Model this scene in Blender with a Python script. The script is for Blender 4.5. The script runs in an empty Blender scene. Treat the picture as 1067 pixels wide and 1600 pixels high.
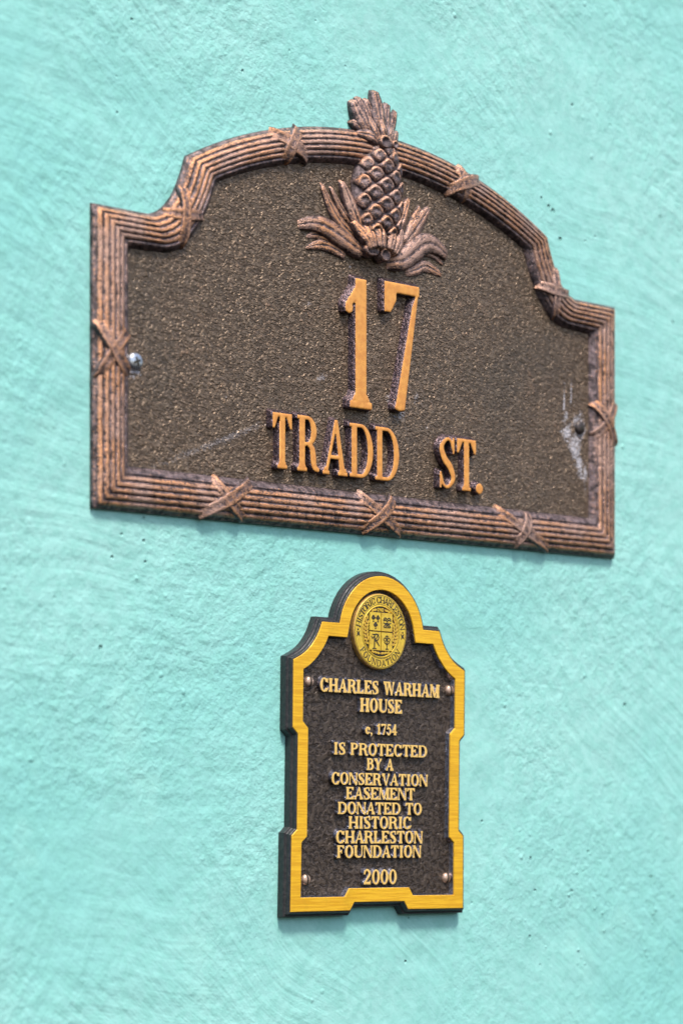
import bpy, math, random
import numpy as np
from mathutils import Vector
from mathutils.geometry import tessellate_polygon
random.seed(7); rng = np.random.default_rng(7)
R = math.radians
scene = bpy.context.scene
MM = 0.001

# ------------------------------------------------------------------ camera
TH = R(45); DIST = 1.6
cd = bpy.data.cameras.new('camera')
cam = bpy.data.objects.new('camera', cd); scene.collection.objects.link(cam)
cam.location = (-DIST*math.sin(TH), -DIST*math.cos(TH), 0)
cam.rotation_euler = (R(90), 0, -TH)
cd.sensor_fit = 'HORIZONTAL'; cd.sensor_width = 24
cd.lens = 4217/1067*24
cd.shift_y = 440/1067
cd.clip_start = 0.01; cd.clip_end = 500
cd.dof.use_dof = True; cd.dof.focus_distance = 1.600; cd.dof.aperture_fstop = 5.6
scene.camera = cam

# ------------------------------------------------------------------ light
SUN_EL, SUN_AZ = R(60), R(-14)      # azimuth measured from the wall's normal, minus is towards the camera side
w = bpy.data.worlds.new('World'); scene.world = w; w.use_nodes = True
nt = w.node_tree; bg = nt.nodes['Background']
sky = nt.nodes.new('ShaderNodeTexSky'); sky.sky_type = 'NISHITA'; sky.sun_disc = False
sd = Vector((math.cos(SUN_EL)*math.sin(SUN_AZ), -math.cos(SUN_EL)*math.cos(SUN_AZ), math.sin(SUN_EL)))
sky.sun_elevation = SUN_EL; sky.sun_rotation = math.atan2(sd.x, sd.y)
sky.air_density = 1.0; sky.dust_density = 3.0; sky.ozone_density = 1.0
nt.links.new(sky.outputs[0], bg.inputs[0]); bg.inputs[1].default_value = 0.12
sl = bpy.data.lights.new('sun', 'SUN'); sl.energy = 2.1; sl.angle = R(10); sl.color = (1, .95, .88)
so = bpy.data.objects.new('sun', sl); scene.collection.objects.link(so)
so.rotation_euler = (-sd).to_track_quat('-Z', 'Y').to_euler(); so.location = sd*5
vs = scene.view_settings; vs.view_transform = 'Standard'; vs.look = 'None'; vs.gamma = 1; vs.exposure = 0.85
scene.render.engine = 'CYCLES'

# ------------------------------------------------------------------ materials
class N:
    def __init__(s, name, rough=.5, metal=0, spec=.5):
        s.m = bpy.data.materials.new(name); s.m.use_nodes = True
        s.t = s.m.node_tree; s.b = s.t.nodes['Principled BSDF']
        s.b.inputs['Roughness'].default_value = rough; s.b.inputs['Metallic'].default_value = metal
        s.b.inputs['Specular IOR Level'].default_value = spec
        s.co = s.t.nodes.new('ShaderNodeTexCoord').outputs['Object']
    def n(s, typ, **kw):
        o = s.t.nodes.new(typ)
        for k, v in kw.items(): setattr(o, k, v)
        return o
    def link(s, a, b): s.t.links.new(a, b)
    def put(s, a, sock):
        if hasattr(a, 'is_output'): s.link(a, sock)
        else: sock.default_value = a
    def map(s, rot=(0,0,0), scale=(1,1,1), loc=(0,0,0), co=None):
        if any(rot):                    # turn first, then stretch
            r_ = s.n('ShaderNodeMapping'); r_.inputs['Rotation'].default_value = rot
            s.link(co or s.co, r_.inputs[0]); co = r_.outputs[0]
        m = s.n('ShaderNodeMapping')
        m.inputs['Scale'].default_value = scale; m.inputs['Location'].default_value = loc
        s.link(co or s.co, m.inputs[0]); return m.outputs[0]
    def noise(s, scale, detail=3, rough=.5, dist=0, co=None):
        o = s.n('ShaderNodeTexNoise'); o.inputs['Scale'].default_value = scale
        o.inputs['Detail'].default_value = detail; o.inputs['Roughness'].default_value = rough
        o.inputs['Distortion'].default_value = dist
        s.link(co or s.co, o.inputs['Vector']); return o.outputs[0]
    def vor(s, scale, co=None, feature='F1', rnd=1):
        o = s.n('ShaderNodeTexVoronoi', feature=feature); o.inputs['Scale'].default_value = scale
        o.inputs['Randomness'].default_value = rnd
        s.link(co or s.co, o.inputs['Vector']); return o.outputs['Distance']
    def math(s, op, a, b=0, c=0, clamp=False):
        o = s.n('ShaderNodeMath', operation=op, use_clamp=clamp)
        s.put(a, o.inputs[0]); s.put(b, o.inputs[1]); s.put(c, o.inputs[2]); return o.outputs[0]
    def step(s, a, lo, hi, o0=0, o1=1):
        o = s.n('ShaderNodeMapRange', interpolation_type='SMOOTHSTEP')
        s.put(a, o.inputs[0])
        for i, v in enumerate((lo, hi, o0, o1)): o.inputs[i+1].default_value = v
        return o.outputs[0]
    def mix(s, f, a, b):
        o = s.n('ShaderNodeMix', data_type='RGBA'); s.put(f, o.inputs[0])
        s.put(a if hasattr(a, 'is_output') else (*a, 1), o.inputs[6]); s.put(b if hasattr(b, 'is_output') else (*b, 1), o.inputs[7]); return o.outputs[2]
    def attr(s, name):
        o = s.n('ShaderNodeAttribute', attribute_name=name); return o.outputs['Fac']
    def color(s, c): s.put(c if hasattr(c, 'is_output') else (*c, 1), s.b.inputs['Base Color'])
    def rough(s, r): s.put(r, s.b.inputs['Roughness'])
    def metal(s, r): s.put(r, s.b.inputs['Metallic'])
    def bump(s, h, dist, strength=1):
        o = s.n('ShaderNodeBump'); o.inputs['Strength'].default_value = strength; o.inputs['Distance'].default_value = dist
        s.link(h, o.inputs['Height']); s.link(o.outputs[0], s.b.inputs['Normal'])
    def sep(s):
        o = s.n('ShaderNodeSeparateXYZ'); s.link(s.co, o.inputs[0]); return o.outputs

def m_wall():
    k = N('teal_painted_stucco', .62, 0, .35)
    M, A = k.math, k.math
    big = k.noise(9, 2)
    wn = k.n('ShaderNodeTexNoise'); wn.inputs['Scale'].default_value = 7; wn.inputs['Detail'].default_value = 1; k.link(k.co, wn.inputs['Vector'])
    wm = k.n('ShaderNodeVectorMath', operation='MULTIPLY_ADD'); k.link(wn.outputs['Color'], wm.inputs[0]); wm.inputs[1].default_value = (.05, .05, .05); k.link(k.co, wm.inputs[2])
    W = wm.outputs[0]
    grain = k.noise(330, 3, .6); med = k.noise(120, 3, .5, .3); low = k.noise(26, 3, .5)
    d1 = k.noise(1, 3, .5, co=k.map(rot=(0, R(-40), 0), scale=(12, 12, 150), co=W))      # trowel strokes falling to the right
    d2 = k.noise(1, 3, .5, co=k.map(rot=(0, R(-9), 0), scale=(11, 11, 130), loc=(3, 0, 1), co=W))  # near level ones
    d3 = k.noise(1, 2, .5, co=k.map(rot=(0, R(62), 0), scale=(13, 13, 130), loc=(1, 0, 5), co=W))
    s1 = k.step(k.noise(4.5, 1), .44, .66)
    s2 = k.step(k.noise(3.6, 1, co=k.map(loc=(7, 1, 2))), .44, .62)
    s3 = k.step(k.noise(5, 1, co=k.map(loc=(1, 8, 4))), .50, .66)
    calm = k.step(k.noise(6, 2, co=k.map(loc=(4, 4, 1))), .36, .62, .30, 1.0)
    h = M('MULTIPLY', M('MULTIPLY_ADD', grain, .62, M('MULTIPLY', med, 1.05)), calm)
    h = M('MULTIPLY_ADD', low, 1.9, h)
    h = M('MULTIPLY_ADD', M('MULTIPLY', d1, s1), .85, h)
    h = M('MULTIPLY_ADD', M('MULTIPLY', d2, s2), .70, h)
    h = M('MULTIPLY_ADD', M('MULTIPLY', d3, s3), .60, h)
    # crumbs and pinholes
    v = k.vor(85); crumb = k.step(v, .0, .20, 1, 0); cm = k.step(k.noise(11, 1, co=k.map(loc=(3, 3, 9))), .56, .68)
    h = M('MULTIPLY_ADD', M('MULTIPLY', crumb, cm), .55, h)
    v2 = k.vor(60, co=k.map(loc=(.3, .1, .2))); pit = k.step(v2, .0, .085, 1, 0); pm = k.step(k.noise(8, 1, co=k.map(loc=(9, 3, 1))), .52, .6)
    pitm = M('MULTIPLY', pit, pm)
    # the single chips and pinholes that stand out on this wall, metres
    x, y, z = k.sep()
    cn = M('MULTIPLY', M('SUBTRACT', k.noise(420, 2), .5), .0018)
    chips = None
    for (cx, cz, r_) in [(0.188, 0.3772, 0.00136), (0.1924, 0.375, 0.001615), (0.1811, 0.3815, 0.0010199999999999999), (0.1994, 0.3579, 0.0014449999999999999), (0.3027, 0.388, 0.0011049999999999999), (0.2653, 0.0585, 0.00153), (0.3165, 0.3187, 0.0010199999999999999), (-0.1855, 0.0794, 0.00136), (0.1705, -0.0416, 0.0011049999999999999), (0.293, -0.0557, 0.001275)]:
        a_ = M('SUBTRACT', x, cx); b_ = M('SUBTRACT', z, cz)
        dd = M('ADD', M('SQRT', M('ADD', M('MULTIPLY', a_, a_), M('MULTIPLY', b_, b_))), cn)
        q = k.step(dd, r_*.35, r_*1.15, 1, 0)
        chips = q if chips is None else M('MAXIMUM', chips, q)
    # crumbs of render thick in the paint, lower right
    a_ = M('DIVIDE', M('SUBTRACT', x, .245), .11); b_ = M('DIVIDE', M('SUBTRACT', z, -.080), .055)
    zone = k.step(M('SQRT', M('ADD', M('MULTIPLY', a_, a_), M('MULTIPLY', b_, b_))), .3, 1.1, 1, 0)
    v3 = k.vor(150, co=k.map(loc=(.8, .1, .5))); zc = M('MULTIPLY', k.step(v3, .0, .24, 1, 0), M('MULTIPLY', zone, k.step(k.noise(40, 2), .5, .6)))
    h = M('MULTIPLY_ADD', zc, .9, h)
    h = M('MULTIPLY_ADD', chips, -1.4, h)
    pitm = M('MAXIMUM', pitm, chips)
    h = M('MULTIPLY_ADD', pitm, -1.3, h)
    k.bump(h, .0014, .9)
    big = k.noise(3.2, 3, .6, co=k.map(loc=(2, 0, 6)))
    c = k.mix(k.step(big, .32, .66), (.245, .605, .560), (.340, .668, .618))
    c = k.mix(M('MULTIPLY', k.step(k.noise(110, 4, .6, .5), .38, .60, 1, 0), .42), c, (.225, .560, .49))
    c = k.mix(M('MULTIPLY', k.step(k.noise(16, 4, .6), .56, .70), .35), c, (.37, .72, .65))
    c = k.mix(M('MULTIPLY', pitm, .45), c, (.10, .34, .30))
    dot = M('MULTIPLY', k.step(k.vor(38, co=k.map(loc=(.7, .3, .9))), .012, .03, 1, 0), k.step(k.noise(6, 1, co=k.map(loc=(2, 2, 2))), .45, .5))
    c = k.mix(M('MULTIPLY', dot, .3), c, (.07, .14, .12))
    k.color(c); k.rough(k.step(k.noise(60, 3), .3, .7, .5, .72))
    return k.m

def m_field():
    k = N('antique_bronze_pebbled_field', .42, .6, .6); M = k.math
    wv = k.noise(1, 2, .5, 1.1, co=k.map(rot=(0, R(-14), 0), scale=(300, 300, 520)))
    sm = k.noise(1500, 2)
    h = M('MULTIPLY_ADD', sm, .07, wv)
    k.bump(h, .0019, 1)
    c = k.mix(k.step(wv, .42, .64), (.140, .098, .065), (.258, .184, .124))
    cop = M('MULTIPLY', k.step(wv, .55, .66), k.step(k.noise(60, 3, .7), .5, .68))
    c = k.mix(M('MULTIPLY', cop, .35), c, (.34, .17, .09))
    c = k.mix(M('MULTIPLY', k.step(k.noise(14, 3), .5, .7), .35), c, (.10, .085, .065))
    x, y, z = k.sep()
    # white paint smears: round the right hand screw and two runs above it
    def blob(cx, cz, rx, rz, ang=0):
        a = M('SUBTRACT', x, cx); b = M('SUBTRACT', z, cz)
        ca, sa = math.cos(ang), math.sin(ang)
        u = M('DIVIDE', M('ADD', M('MULTIPLY', a, ca), M('MULTIPLY', b, sa)), rx)
        v_ = M('DIVIDE', M('SUBTRACT', M('MULTIPLY', b, ca), M('MULTIPLY', a, sa)), rz)
        return M('SUBTRACT', 1, M('SQRT', M('ADD', M('MULTIPLY', u, u), M('MULTIPLY', v_, v_))))
    ns = M('SUBTRACT', k.noise(170, 4, .7), .5)
    ns2 = M('SUBTRACT', k.noise(700, 2, .6), .5)
    def smear(b, amp=3.4): return k.step(M('ADD', M('MULTIPLY_ADD', ns, amp, b), M('MULTIPLY', ns2, 4.0)), .05, .75)
    B = [(.1755, -.0070, .0050, .0065, R(30)), (.1810, -.0155, .0042, .0110, R(22)), (.1865, -.0010, .0062, .0090, 0), (.1880, -.0260, .0034, .0130, R(14)),
         (.1930, -.0330, .0022, .0080, 0), (.1722, .0150, .0008, .0090, R(-4)), (.1790, .0190, .0009, .0090, R(-3)), (.1830, -.0105, .0060, .0060, 0), (.1728, .0010, .0020, .0050, R(-20))]
    B.append((-.1925, -.0075, .0050, .0030, R(10)))
    sm_ = smear(blob(*B[0]))
    for bb in B[1:]: sm_ = M('MAXIMUM', sm_, smear(blob(*bb)))
    specks = M('MULTIPLY', k.step(k.vor(42, co=k.map(loc=(.2, .5, .33))), .02, .05, 1, 0), k.step(k.noise(30, 1), .5, .56))
    for (cx, cz, r_) in ((-.048, .004, .003), (.018, -.0095, .004), (.010, -.004, .003), (-.057, .047, .002), (.033, .002, .0025)):
        sm_ = M('MAXIMUM', sm_, M('MULTIPLY', smear(blob(cx, cz, r_, r_), 4.5), .5))
    # one long pale scuff low on the left
    scuff = M('MULTIPLY', smear(blob(-.128, -.040, .052, .0022, R(21)), 2.4), .30)
    c = k.mix(M('MULTIPLY', M('MAXIMUM', M('MAXIMUM', sm_, scuff), M('MULTIPLY', specks, .6)), .72), c, (.58, .57, .62))
    k.color(c)
    k.metal(M('MULTIPLY', M('SUBTRACT', 1, sm_), .6))
    k.rough(k.step(k.noise(200, 2), .3, .7, .28, .42))
    return k.m

def m_relief():
    k = N('antique_copper_relief', .40, .75, .6); M = k.math
    wr = k.attr('wear')
    g = k.noise(1300, 3, .65); g2 = k.noise(260, 3, .6); g3 = k.noise(28, 3)
    f = M('ADD', wr, M('ADD', M('MULTIPLY', M('SUBTRACT', g, .5), 2.3), M('ADD', M('MULTIPLY', M('SUBTRACT', g2, .5), .9), M('MULTIPLY', M('SUBTRACT', g3, .5), .8))))
    f = k.step(f, .42, .92)
    dk = k.mix(k.step(g2, .35, .65), (.060, .046, .047), (.21, .16, .165))
    cu = k.mix(k.step(g3, .4, .62), (.74, .35, .16), (.56, .34, .25))
    k.color(k.mix(M('MULTIPLY', f, .92), dk, cu))
    k.bump(M('MULTIPLY_ADD', g2, 1.4, g), .0006, .9)
    k.rough(k.step(g, .3, .7, .26, .48))
    return k.m

def m_face(name, c1, c2, rough, metal, grain):
    k = N(name, rough, metal, .5); M = k.math
    g = k.noise(*grain) if len(grain) == 2 else k.noise(1, 2, .5, co=k.map(scale=grain))
    c = k.mix(k.step(g, .35, .65), c1, c2)
    c = k.mix(M('MULTIPLY', k.step(k.noise(55, 4, .7, .5), .52, .70), .28), c, tuple(x*.55 for x in c1))
    c = k.mix(M('MULTIPLY', k.step(k.noise(1100, 3, .7), .64, .72), .6), c, tuple(x*.35 for x in c1))
    k.color(c); k.bump(g, .00012, .7); k.rough(k.step(k.noise(300, 2), .3, .7, rough-.06, rough+.1))
    return k.m

def m_dark(name, c1, c2, scale, dist, rough, spec=.5, fleck=None, metal=.15):
    k = N(name, rough, metal, spec); M = k.math
    g = k.noise(scale, 3, .6, .6); c = k.mix(k.step(g, .40, .66), c1, c2)
    if fleck:
        c = k.mix(M('MULTIPLY', k.step(k.noise(scale*2.3, 2, .7), .62, .70), .7), c, fleck)
        c = k.mix(M('MULTIPLY', k.step(k.noise(22, 3, .6), .58, .70), .5), c, tuple(x*1.7 for x in c2))
    k.color(c); k.bump(M('MULTIPLY_ADD', k.noise(scale*3, 2), .3, g), dist, .9)
    k.rough(k.step(g, .3, .7, rough-.08, rough+.12))
    return k.m

WALL = m_wall(); FIELD = m_field(); RELIEF = m_relief()
ORANGE = m_face('orange_paint_letter_face', (.83, .38, .085), (.70, .29, .065), .38, .22, (260, 4))
GOLD = m_face('brushed_gold_border', (.86, .50, .022), (.70, .36, .012), .44, .12, (60, 60, 1500))
GOLDL = m_face('gold_letter_face', (.92, .62, .20), (.82, .52, .14), .40, .2, (500, 3))
SEALG = m_face('gold_seal_face', (.80, .56, .06), (.66, .43, .05), .38, .25, (300, 3))
DARK2 = m_dark('dark_brown_leathery_field', (.042, .030, .023), (.112, .083, .062), 380, .0014, .26, .6, (.22, .17, .14), metal=.45)
RIM = m_dark('dark_slate_rim', (.026, .025, .027), (.046, .042, .042), 500, .0003, .38, .5)
SIDE1 = m_dark('dark_bronze_letter_side', (.06, .045, .055), (.20, .14, .15), 600, .0009, .28, .8, (.62, .32, .2), metal=.8)
SIDE2 = m_dark('dark_letter_side', (.14, .135, .16), (.34, .33, .38), 700, .0002, .16, .9, metal=.9)
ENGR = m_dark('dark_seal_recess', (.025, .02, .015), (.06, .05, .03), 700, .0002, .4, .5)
SCREW = m_face('pale_pink_brass_screw', (.62, .44, .33), (.50, .33, .24), .34, .55, (600, 3))
ZINC = m_face('zinc_screw', (.62, .66, .72), (.45, .48, .52), .26, .85, (500, 3))
OLDSC = m_face('tarnished_screw', (.10, .08, .075), (.06, .05, .045), .4, .5, (600, 3))
COAT = m_face('brass_seal_edge', (.66, .40, .10), (.48, .27, .09), .36, .45, (500, 3))

# ------------------------------------------------------------------ mesh helpers (x right, z up, n out of the wall; millimetres)
def mesh(name, V, F, mats, idx=None, wear=None, smooth=True):
    me = bpy.data.meshes.new(name)
    V = np.asarray(V, float)
    co = np.stack([V[:, 0], -V[:, 2], V[:, 1]], 1)*MM
    me.from_pydata(co.tolist(), [], [list(map(int, f)) for f in F])
    for m in (mats if isinstance(mats, (list, tuple)) else [mats]): me.materials.append(m)
    if idx is not None: me.polygons.foreach_set('material_index', np.asarray(idx, np.int32))
    if wear is not None:
        a = me.attributes.new('wear', 'FLOAT', 'POINT'); a.data.foreach_set('value', np.asarray(wear, np.float32))
    me.polygons.foreach_set('use_smooth', [smooth]*len(me.polygons)); me.update()
    return me
def link(name, me, parent=None, loc=(0, 0, 0), rot=0):
    o = bpy.data.objects.new(name, me); scene.collection.objects.link(o)
    if parent is not None: o.parent = parent
    o.location = (loc[0]*MM, -loc[2]*MM, loc[1]*MM)
    if rot: o.rotation_euler = (0, rot, 0)
    return o
def grid_faces(r, c, off=0, close=False):
    F = []
    for i in range(r-1 if not close else r):
        for j in range(c-1):
            a = off+i*c+j; b = off+((i+1) % r)*c+j
            F.append((a, b, b+1, a+1))
    return F
def nrm(v): return v/(np.linalg.norm(v, axis=-1, keepdims=True)+1e-12)

# ------------------------------------------------------------------ wall
def build_wall():
    X, Z = 2400, 2000
    V = []; F = []
    x0, x1, z0, z1 = -1800, 2600, -1100, 2100
    V = [(x0, z0, 0), (x1, z0, 0), (x1, z1, 0), (x0, z1, 0), (x0, z0, -220), (x1, z0, -220), (x1, z1, -220), (x0, z1, -220)]
    F = [(0, 1, 2, 3), (5, 4, 7, 6), (4, 0, 3, 7), (1, 5, 6, 2), (3, 2, 6, 7), (4, 5, 1, 0)]
    o = link('stucco_wall', mesh('stucco_wall', V, F, WALL, smooth=False))
    o['label'] = 'pale turquoise painted stucco wall with brush marks behind both plaques'; o['category'] = 'wall'
build_wall()

def thing(name, label, cat, loc, rot=0):
    e = bpy.data.objects.new(name, None); scene.collection.objects.link(e)
    e.empty_display_size = .05
    e.location = (loc[0]*MM, 0, loc[1]*MM); e.rotation_euler = (0, rot, 0)
    e['label'] = label; e['category'] = cat; return e

# ------------------------------------------------------------------ glyphs as signed distances
def catmull(P, n=10):
    P = np.array(P, float); Q = np.vstack([2*P[0]-P[1], P, 2*P[-1]-P[-2]]); o = []
    for i in range(1, len(Q)-2):
        for t in np.linspace(0, 1, n, endpoint=False):
            a, b, c, d = Q[i-1:i+3]
            o.append(.5*((2*b)+(-a+c)*t+(2*a-5*b+4*c-d)*t*t+(-a+3*b-3*c+d)*t**3))
    o.append(P[-1]); return np.array(o)
def sbox(X, Y, x0, y0, x1, y1):
    dx = np.abs(X-(x0+x1)/2)-(x1-x0)/2; dy = np.abs(Y-(y0+y1)/2)-(y1-y0)/2
    return np.hypot(np.maximum(dx, 0), np.maximum(dy, 0))+np.minimum(np.maximum(dx, dy), 0)
def spoly(X, Y, P):
    d = np.full(X.shape, 1e9); ins = np.zeros(X.shape, bool)
    for i in range(len(P)):
        ax, ay = P[i-1]; bx_, by = P[i]
        ex, ey = bx_-ax, by-ay; L = ex*ex+ey*ey+1e-12
        t = np.clip(((X-ax)*ex+(Y-ay)*ey)/L, 0, 1)
        d = np.minimum(d, np.hypot(X-ax-t*ex, Y-ay-t*ey))
        c = ((ay > Y) != (by > Y)) & (X < (bx_-ax)*(Y-ay)/((by-ay) if by != ay else 1e-9)+ax)
        ins ^= c
    return np.where(ins, -d, d)
def spath(X, Y, P, n=10):
    Q = catmull(P, n) if len(P) > 2 else np.array(P, float); d = np.full(X.shape, 1e9)
    for a, b in zip(Q[:-1], Q[1:]):
        ex, ey = b[0]-a[0], b[1]-a[1]; L = ex*ex+ey*ey+1e-12
        t = np.clip(((X-a[0])*ex+(Y-a[1])*ey)/L, 0, 1)
        d = np.minimum(d, np.hypot(X-a[0]-t*ex, Y-a[1]-t*ey)-(a[2]+(b[2]-a[2])*t)/2)
    return d
def sell(X, Y, cx, cy, rx, ry):
    rx = max(rx, 1e-3); ry = max(ry, 1e-3)
    k0 = np.hypot((X-cx)/rx, (Y-cy)/ry); k1 = np.hypot((X-cx)/rx**2, (Y-cy)/ry**2)
    return k0*(k0-1)/np.maximum(k1, 1e-6)
def glyph(ch, X, Y, w, S, t, sf):
    """serif capital, cap height 1, advance box 0..w, stem S, hair line t, serif reach sf"""
    B = lambda *a: sbox(X, Y, *a)
    P = lambda *a: spoly(X, Y, a)
    U = lambda *a: np.minimum.reduce(a)
    H = S/2
    foot = lambda xc, wd=S, y=0: U(B(xc-wd/2-sf, y, xc+wd/2+sf, y+t), P((xc-wd/2-sf*.6, y+t), (xc+wd/2+sf*.6, y+t), (xc+wd/2, y+t*2), (xc-wd/2, y+t*2)))
    head = lambda xc, wd=S, y=1: U(B(xc-wd/2-sf, y-t, xc+wd/2+sf, y), P((xc-wd/2-sf*.6, y-t), (xc-wd/2, y-t*2), (xc+wd/2, y-t*2), (xc+wd/2+sf*.6, y-t)))
    stem = lambda xc, a=0, b=1, wd=S: B(xc-wd/2, a, xc+wd/2, b)
    ring = lambda cx, cy, rx, ry, sx=S, sy=t: np.maximum(sell(X, Y, cx, cy, rx, ry), -sell(X, Y, cx, cy, rx-sx, ry-sy))
    def bowl(xs, y0, y1, xr):
        cx = xs+(xr-xs)*.35; cy = (y0+y1)/2
        r = np.maximum(ring(cx, cy, xr-cx, (y1-y0)/2), cx-X)
        return U(r, B(xs, y1-t, cx+.01, y1), B(xs, y0, cx+.01, y0+t))
    xl = sf+H; xr = w-sf-H
    if ch == 'T': return U(stem(w/2), foot(w/2), B(0, 1-t, w, 1), P((0, 1), (0, .72), (t*.7, .72), (w*.28, 1-t), (w*.28, 1)), P((w, 1), (w, .72), (w-t*.7, .72), (w*.72, 1-t), (w*.72, 1)))
    if ch in 'EFL':
        o = [stem(xl), foot(xl)]
        if ch != 'L': o += [B(0, 1-t, w*.96, 1), P((w*.96, 1), (w*.96, .74), (w*.96-t*.7, .74), (w*.6, 1-t), (w*.6, 1)), B(xl, .5-t/2, w*.68, .5+t/2), P((w*.68, .66), (w*.68, .34), (w*.68-t*.5, .34), (w*.52, .5-t/2), (w*.52, .5+t/2), (w*.68-t*.5, .66))]
        else: o += [head(xl)]
        if ch != 'F': o += [B(0, 0, w, t), P((w, 0), (w, .29), (w-t*.7, .29), (w*.6, t), (w*.6, 0))]
        return U(*o)
    if ch == 'I': return U(stem(w/2), foot(w/2), head(w/2))
    if ch == 'H': return U(stem(xl), stem(xr), foot(xl), foot(xr), head(xl), head(xr), B(xl, .5-t/2, xr, .5+t/2))
    if ch == 'N': return U(stem(sf+t/2, wd=t), foot(sf+t/2, t), B(0, 1-t, sf+S, 1), stem(xr+H-t/2, wd=t), head(xr+H-t/2, t), P((sf*.4, 1), (sf*.4+S, 1), (w-sf, 0), (w-sf-S*.8, 0)))
    if ch == 'M': return U(stem(sf+t/2, wd=t), foot(sf+t/2, t), B(0, 1-t, sf+S*.6, 1), stem(xr), foot(xr), head(xr), P((sf*.5, 1), (sf*.5+S, 1), (w*.47+H, .02), (w*.47-H*.5, .02)), P((xr-H, 1), (xr+H*.4, 1), (w*.47+t*.6, .02), (w*.47-t*.3, .02)))
    if ch == 'A':
        return U(P((w*.5-t*.2, 1), (w*.5+S*.45, 1), (w-sf, 0), (w-sf-S, 0)), P((w*.5-t*.2, 1), (w*.5+t*.7, .94), (sf+t, 0), (sf, 0)), B(w*.24, .29, w*.72, .29+t), foot(sf+t/2, t), foot(w-sf-H))
    if ch == 'V': return U(P((sf, 1), (sf+S, 1), (w*.5+H*.7, 0), (w*.5-H*.3, 0)), P((w-sf-t, 1), (w-sf, 1), (w*.5+t, 0), (w*.5, 0)), head(sf+H), head(w-sf-t/2, t))
    if ch == 'W':
        q = w*.29; o = [head(sf+H), head(w-sf-t/2, t), head(w*.5, S*.8)]
        o += [P((sf, 1), (sf+S, 1), (q+H*.8, 0), (q-H*.2, 0)), P((w*.5-t*.2, 1), (w*.5+t*.8, 1), (q+t, 0), (q, 0)),
              P((w*.5-H, 1), (w*.5+H, 1), (w-q+H*.8, 0), (w-q-H*.2, 0)), P((w-sf-t, 1), (w-sf, 1), (w-q+t, 0), (w-q, 0))]
        return U(*o)
    if ch == 'Y': return U(stem(w/2, 0, .5), foot(w/2), P((sf, 1), (sf+S, 1), (w/2+H, .45), (w/2-H, .45)), P((w-sf-t, 1), (w-sf, 1), (w/2+H, .45), (w/2, .45)), head(sf+H), head(w-sf-t/2, t))
    if ch == 'U':
        cx = (xl-H+xr+H)/2; ry = .32
        r = np.maximum(np.maximum(sell(X, Y, cx, ry, xr+H-cx, ry), -sell(X, Y, cx+(S-t)/2, ry, xr+H-cx-(S+t)/2, ry-t*1.2)), Y-ry)
        return U(r, B(xl-H, ry-.01, xl+H, 1), B(xr+H-t, ry-.01, xr+H, 1), head(xl), head(xr+H-t/2, t))
    if ch == 'D': return U(stem(xl), B(0, 1-t, xl, 1), B(0, 0, xl, t), bowl(xl, 0, 1, w))
    if ch in 'PRB':
        yb = .46 if ch != 'B' else .5
        o = [stem(xl), B(0, 1-t, xl, 1), bowl(xl, yb, 1, w*(.95 if ch == 'P' else .9))]
        if ch == 'B': o += [B(0, 0, xl, t), bowl(xl, 0, yb+t, w)]
        else: o += [foot(xl)]
        if ch == 'R': o += [spath(X, Y, [(w*.5, .5, t), (w*.70, .40, S*.9), (w*.78, .12, S*.9), (w*.95, .05, t*1.2)])]
        return U(*o)
    if ch in 'O0': return ring(w/2, .5, w/2, .52)
    if ch == 'C':
        r = np.maximum(ring(w/2, .5, w/2, .52), -sbox(X, Y, w*.58, .27, w*1.2, .70))
        return U(r, P((w*.97, .98), (w*.97, .66), (w*.97-t*.8, .66), (w*.72, .93)), spath(X, Y, [(w*.78, .08, t*1.3), (w*.97, .27, t*.8)]))
    if ch == 'c':
        s = .68; r = np.maximum(ring(w/2, s/2, w/2, s/2+.01), -sbox(X, Y, w*.55, s*.33, w*1.2, s*.66))
        return U(r, sell(X, Y, w*.8, s*.72, S*.55, S*.55))
    if ch == 'S':
        return U(spath(X, Y, [(w*.84, .76, t), (w*.70, .93, t), (w*.46, .99-t/2, t), (w*.18, .80, S*.8), (w*.34, .58, S*1.05), (w*.66, .42, S*1.05), (w*.83, .20, S*.8), (w*.54, t/2, t), (w*.28, .08, t), (w*.13, .25, t)]),
                 B(w*.84-t*.3, .68, w*.90, 1), B(w*.08, 0, w*.13+t*.3, .32))
    if ch == '.': return sell(X, Y, w/2, w/2, w/2, w/2)
    if ch == ',': return U(sell(X, Y, w/2, .08, S*.6, .09), spath(X, Y, [(w*.62, .08, S*.6), (w*.6, -.06, t), (w*.3, -.16, t*.5)]))
    if ch == '1': return U(stem(w*.56, wd=S), foot(w*.56, S*1.15), P((w*.56+H, 1.0), (w*.56-H*.2, 1.0), (0, .80), (0, .73), (w*.56-H, .82), (w*.56+H, .82)), sell(X, Y, S*.3, .765, S*.35, .045))
    if ch == '7': return U(B(t*.4, 1-S*.72, w, 1), P((w, 1), (w-S*.7, .84), (w*.30, .0), (w*.30+S*1.0, 0)), B(0, .76, t*1.3, 1), P((0, .76), (t*1.3, .76), (w*.34, .86), (w*.34, 1), (0, 1)), sell(X, Y, w*.30+S*.5, .02, S*.5, .03))
    if ch == '2': return U(spath(X, Y, [(w*.16, .76, S*.8), (w*.24, .92, t*1.2), (w*.52, .98, t*1.2), (w*.80, .74, S), (w*.52, .40, S*.7), (w*.12, .08, t)]), B(w*.06, 0, w*.94, S*.75), B(w*.94-t, 0, w*.94, .26))
    if ch == '4': return U(stem(w*.62), foot(w*.62), P((w*.62+H*.6, 1), (w*.62-H*.6, 1), (0, .27), (t, .25)), B(0, .22, w, .22+t*1.1))
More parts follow.
